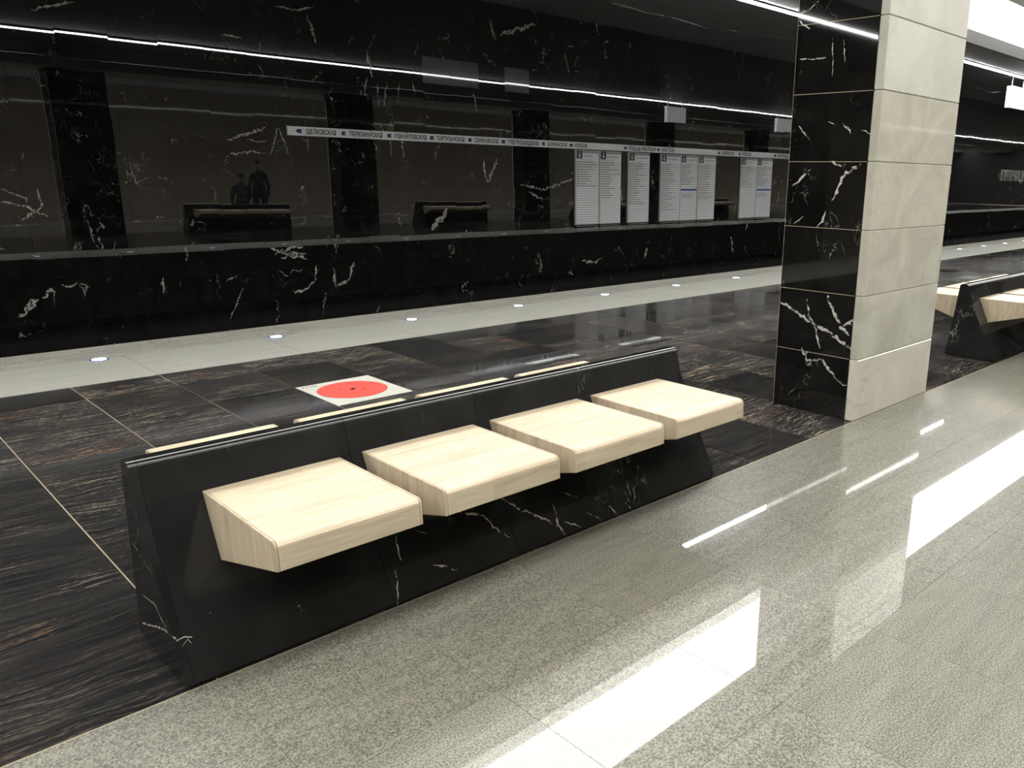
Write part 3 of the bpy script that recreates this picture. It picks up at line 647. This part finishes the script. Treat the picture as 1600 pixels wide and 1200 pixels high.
for idx, lab in BOARDS:
    bx0, bx1 = LISTS[idx[0]][0] - .035, LISTS[idx[-1]][1] + .01
    t = thing('station_list_board', lab, 'sign', (bx0, YW - .003, Z0), 'station list boards on the track wall')
    put('back_frame', MB().box(0, bx1 - bx0, -.022, 0, 0, Z1 - Z0).fixed('back_frame', M['frame']), t)
    for i in idx:
        a, b, head, bc, rows, more = LISTS[i]; a -= bx0; b -= bx0; H_ = Z1 - Z0; w_ = b - a
        col = put('list_panel', MB().box(a, b, -.030, -.023, .01, H_ - .01).fixed('list_panel', M['board']), t)
        RS = .0475
        m = MB()
        for r in range(29): m.box(a + .01, b - .012, -.0308, -.0302, H_ - .205 - RS * (r + .62) - .005, H_ - .205 - RS * (r + .62) + .005)
        put('ruled_lines', m.fixed('ruled_lines', M['line']), col)
        put('header_bar', MB().box(a + .165, b, -.0312, -.0302, H_ - .055, H_ - .012).fixed('header_bar', M['line']), col)
        ar = put('arrow_square', MB().box(a + .004, a + .160, -.0315, -.0302, H_ - .165, H_ - .01).fixed('arrow_square', M['navy']), col)
        ax = a + .082; yy = -.0317; zt = H_
        m = MB().box(ax - .011, ax + .011, -.0325, -.0316, zt - .115, zt - .025)
        m.poly([(ax - .048, yy, zt - .090), (ax, yy, zt - .118), (ax + .048, yy, zt - .090), (ax, yy, zt - .155)], .001, NORM)
        put('arrow', m.fixed('arrow', M['yellow']), ar)
        put('heading', text_mesh(head, M['ink'], .036, min(.40, .036 * len(head))), col, (a + .18, -.0315, H_ - .128), (math.pi / 2, 0, 0))
        put('subheading', text_mesh('пересадка на линию', M['line'], .026, .36), col, (a + .05, -.0315, H_ - .197), (math.pi / 2, 0, 0))
        bm_ = MB()
        for r, s_ in enumerate(rows):
            z = H_ - .205 - RS * (r + 1) + .006
            bm_.box(a + .018, a + .044, -.0322, -.0314, z, z + .030)
        put('bullets', bm_.fixed('bullets', BUL[bc]), col)
        me = text_mesh('\n'.join(rows), M['ink'], .030, None, line=RS / (.030 / .70) )
        put('station_names', me, col, (a + .054, -.0315, H_ - .205 - RS + .006), (math.pi / 2, 0, 0))
        wmax = max(v.co.x for v in me.vertices)
        if wmax > w_ - .07:
            for v in me.vertices: v.co.x *= (w_ - .07) / wmax
        if more:
            zb = H_ - .205 - RS * (len(rows) + 2.6)
            put('blue_bar', MB().box(a + .0, b, -.0325, -.0314, zb, zb + .038).fixed('blue_bar', M['blue']), col)
            me = text_mesh('\n'.join(more), M['ink'], .030, None, line=RS / (.030 / .70))
            put('more_names', me, col, (a + .054, -.0315, zb - .105), (math.pi / 2, 0, 0))
# station name in metal letters beyond the pillar
t = thing('station_name_letters', 'raised silver letters of the station name on the wall beyond the pillar', 'lettering', (34.95, YW, 1.60))
x = 0.0
for ch in 'ПЯТНИЦКОЕ ШОССЕ':
    if ch == ' ': x += .36; continue
    me = text_mesh(ch, M['letter'], .42, None, .04)
    wd_ = max(v.co.x for v in me.vertices)
    k = .46 / wd_ if wd_ > .46 else 1
    for v in me.vertices: v.co.x *= k
    put('letter', me, t, (x, -.045, 0), (math.pi / 2, 0, 0)); x += wd_ * k + .075
# lit sign hanging under the light line
def lightbox(x, label):
    t = thing('hanging_lightbox', label, 'sign', (x, 7.305, 3.22), 'lightboxes under the ceiling')
    put('sign_box', MB().box(0, .92, -.06, .06, 0, .47).fixed('sign_box', M['lightbox']), t)
    put('sign_frame', MB().box(-.015, .935, -.05, .05, -.015, .0).fixed('sign_frame', M['darkmetal']), t)
    for xx in (.08, .80): put('hanger', MB().box(xx, xx + .04, -.012, .012, .47, .67).fixed('hanger', M['metal']), t)
lightbox(20.3, 'bright white lightbox sign hanging below the ceiling light line at far right')
lightbox(26.5, 'second white lightbox sign further along the platform, seen mirrored in the wall')

# ---------------------------------------------------------------- two people at the second bench (seen mirrored in the wall)
def figure(name, label, joints, edges, loc, rz, mat):
    root = thing(name, label, 'person', loc); root.rotation_euler = (0, 0, rz)
    me = bpy.data.meshes.new('body'); me.from_pydata([j[:3] for j in joints], edges, []); me.materials.append(mat)
    o = put('body', me, root)
    sk = o.modifiers.new('skin', 'SKIN'); sk.use_smooth_shade = True
    for i, j in enumerate(joints):
        v = me.skin_vertices[0].data[i]; v.radius = (j[3], j[4]); v.use_root = (i == 0)
    ss_ = o.modifiers.new('sub', 'SUBSURF'); ss_.levels = 1; ss_.render_levels = 2
    return root
def head_parts(root, x, y, z):
    m = bpy.data.meshes.new('head'); bm = bmesh.new(); bmesh.ops.create_uvsphere(bm, u_segments=20, v_segments=14, radius=1)
    for v in bm.verts:
        v.co.x *= .077; v.co.y *= .098; v.co.z *= .118
        if v.co.z < 0: v.co.x *= 1 + v.co.z * 2.0
        if v.co.y < -.085 and abs(v.co.x) < .02 and abs(v.co.z) < .03: v.co.y -= .02
    bm.to_mesh(m); bm.free(); m.materials.append(M['skin']); [setattr(p, 'use_smooth', True) for p in m.polygons]
    h = put('head', m, root, (x, y, z))
    m2 = bpy.data.meshes.new('hair'); bm = bmesh.new(); bmesh.ops.create_uvsphere(bm, u_segments=20, v_segments=14, radius=1)
    for v in bm.verts: v.co.x *= .086; v.co.y *= .104; v.co.z *= .122
    bmesh.ops.delete(bm, geom=[v for v in bm.verts if v.co.z < -.03 or (v.co.y < -.045 and v.co.z < .055)], context='VERTS')
    bm.to_mesh(m2); bm.free(); m2.materials.append(M['hair']); put('hair', m2, h, (0, .006, .008))
    for s in (-1, 1):
        put('ear', MB().disc((s * .074, .0, -.01), .026, .012 * s, 10, (1, 0, 0)).fixed('ear', M['skin']), h)
        put('eye', MB().disc((s * .03, -.094, .0), .011, .006, 10, (0, -1, 0)).fixed('eye', M['ink']), h)
    put('mouth', MB().box(-.024, .024, -.092, -.084, -.058, -.05).fixed('mouth', BUL['brown']), h)
J = [(0, 0, .95, .16, .12), (0, 0, 1.12, .15, .11), (0, 0, 1.33, .18, .12), (0, 0, 1.45, .10, .08), (0, 0, 1.52, .055, .055), (0, 0, 1.60, .05, .05),
     (.10, 0, .88, .10, .10), (.11, -.01, .50, .068, .068), (.11, .02, .09, .05, .05), (.12, -.14, .05, .045, .04),
     (-.10, 0, .88, .10, .10), (-.11, -.01, .50, .068, .068), (-.11, .02, .09, .05, .05), (-.12, -.14, .05, .045, .04),
     (.19, 0, 1.40, .065, .065), (.24, .01, 1.13, .05, .05), (.22, -.10, .90, .038, .038), (.21, -.13, .82, .035, .022),
     (-.19, 0, 1.40, .065, .065), (-.24, .01, 1.13, .05, .05), (-.22, -.10, .90, .038, .038), (-.21, -.13, .82, .035, .022)]
Ed = [(0, 1), (1, 2), (2, 3), (3, 4), (4, 5), (0, 6), (6, 7), (7, 8), (8, 9), (0, 10), (10, 11), (11, 12), (12, 13), (3, 14), (14, 15), (15, 16), (16, 17), (3, 18), (18, 19), (19, 20), (20, 21)]
def fingers(root, x, y, z, s):
    for k in range(4):
        put('finger', MB().box(x - .03 + k * .016, x - .018 + k * .016, y - .008, y + .008, z - .075 - .008 * (k in (1, 2)), z).fixed('finger', M['skin']), root)
    put('thumb', MB().box(x + s * .03, x + s * .045, y - .03, y - .012, z - .035, z + .02).fixed('thumb', M['skin']), root)
a = figure('person', 'person in dark clothes standing behind the second bench, seen mirrored in the wall', J, Ed, (9.55, 1.95, 0), 0.3, M['coat_dark'])
head_parts(a, 0, -.01, 1.70); fingers(a, .21, -.14, .80, -1); fingers(a, -.21, -.14, .80, 1)
S_ = [(0, .02, .60, .16, .13), (0, .03, .78, .15, .11), (0, .0, .98, .18, .12), (0, -.02, 1.09, .10, .08), (0, -.04, 1.16, .055, .055), (0, -.05, 1.23, .05, .05),
     (.10, -.06, .595, .09, .08), (.11, -.44, .58, .065, .06), (.11, -.46, .10, .05, .05), (.12, -.60, .05, .045, .04),
     (-.10, -.06, .595, .09, .08), (-.11, -.44, .58, .065, .06), (-.11, -.46, .10, .05, .05), (-.12, -.60, .05, .045, .04),
     (.19, -.02, 1.04, .065, .065), (.24, -.08, .80, .05, .05), (.16, -.32, .70, .038, .038), (.13, -.40, .68, .035, .022),
     (-.19, -.02, 1.04, .065, .065), (-.24, -.08, .80, .05, .05), (-.16, -.32, .70, .038, .038), (-.13, -.40, .68, .035, .022)]
b = figure('person', 'person in dark clothes seated on the second bench, seen mirrored in the wall', S_, Ed, (8.9, 2.42, 0.03), 0, M['coat_dark'])
head_parts(b, 0, -.06, 1.33); fingers(b, .13, -.42, .66, -1); fingers(b, -.13, -.42, .66, 1)
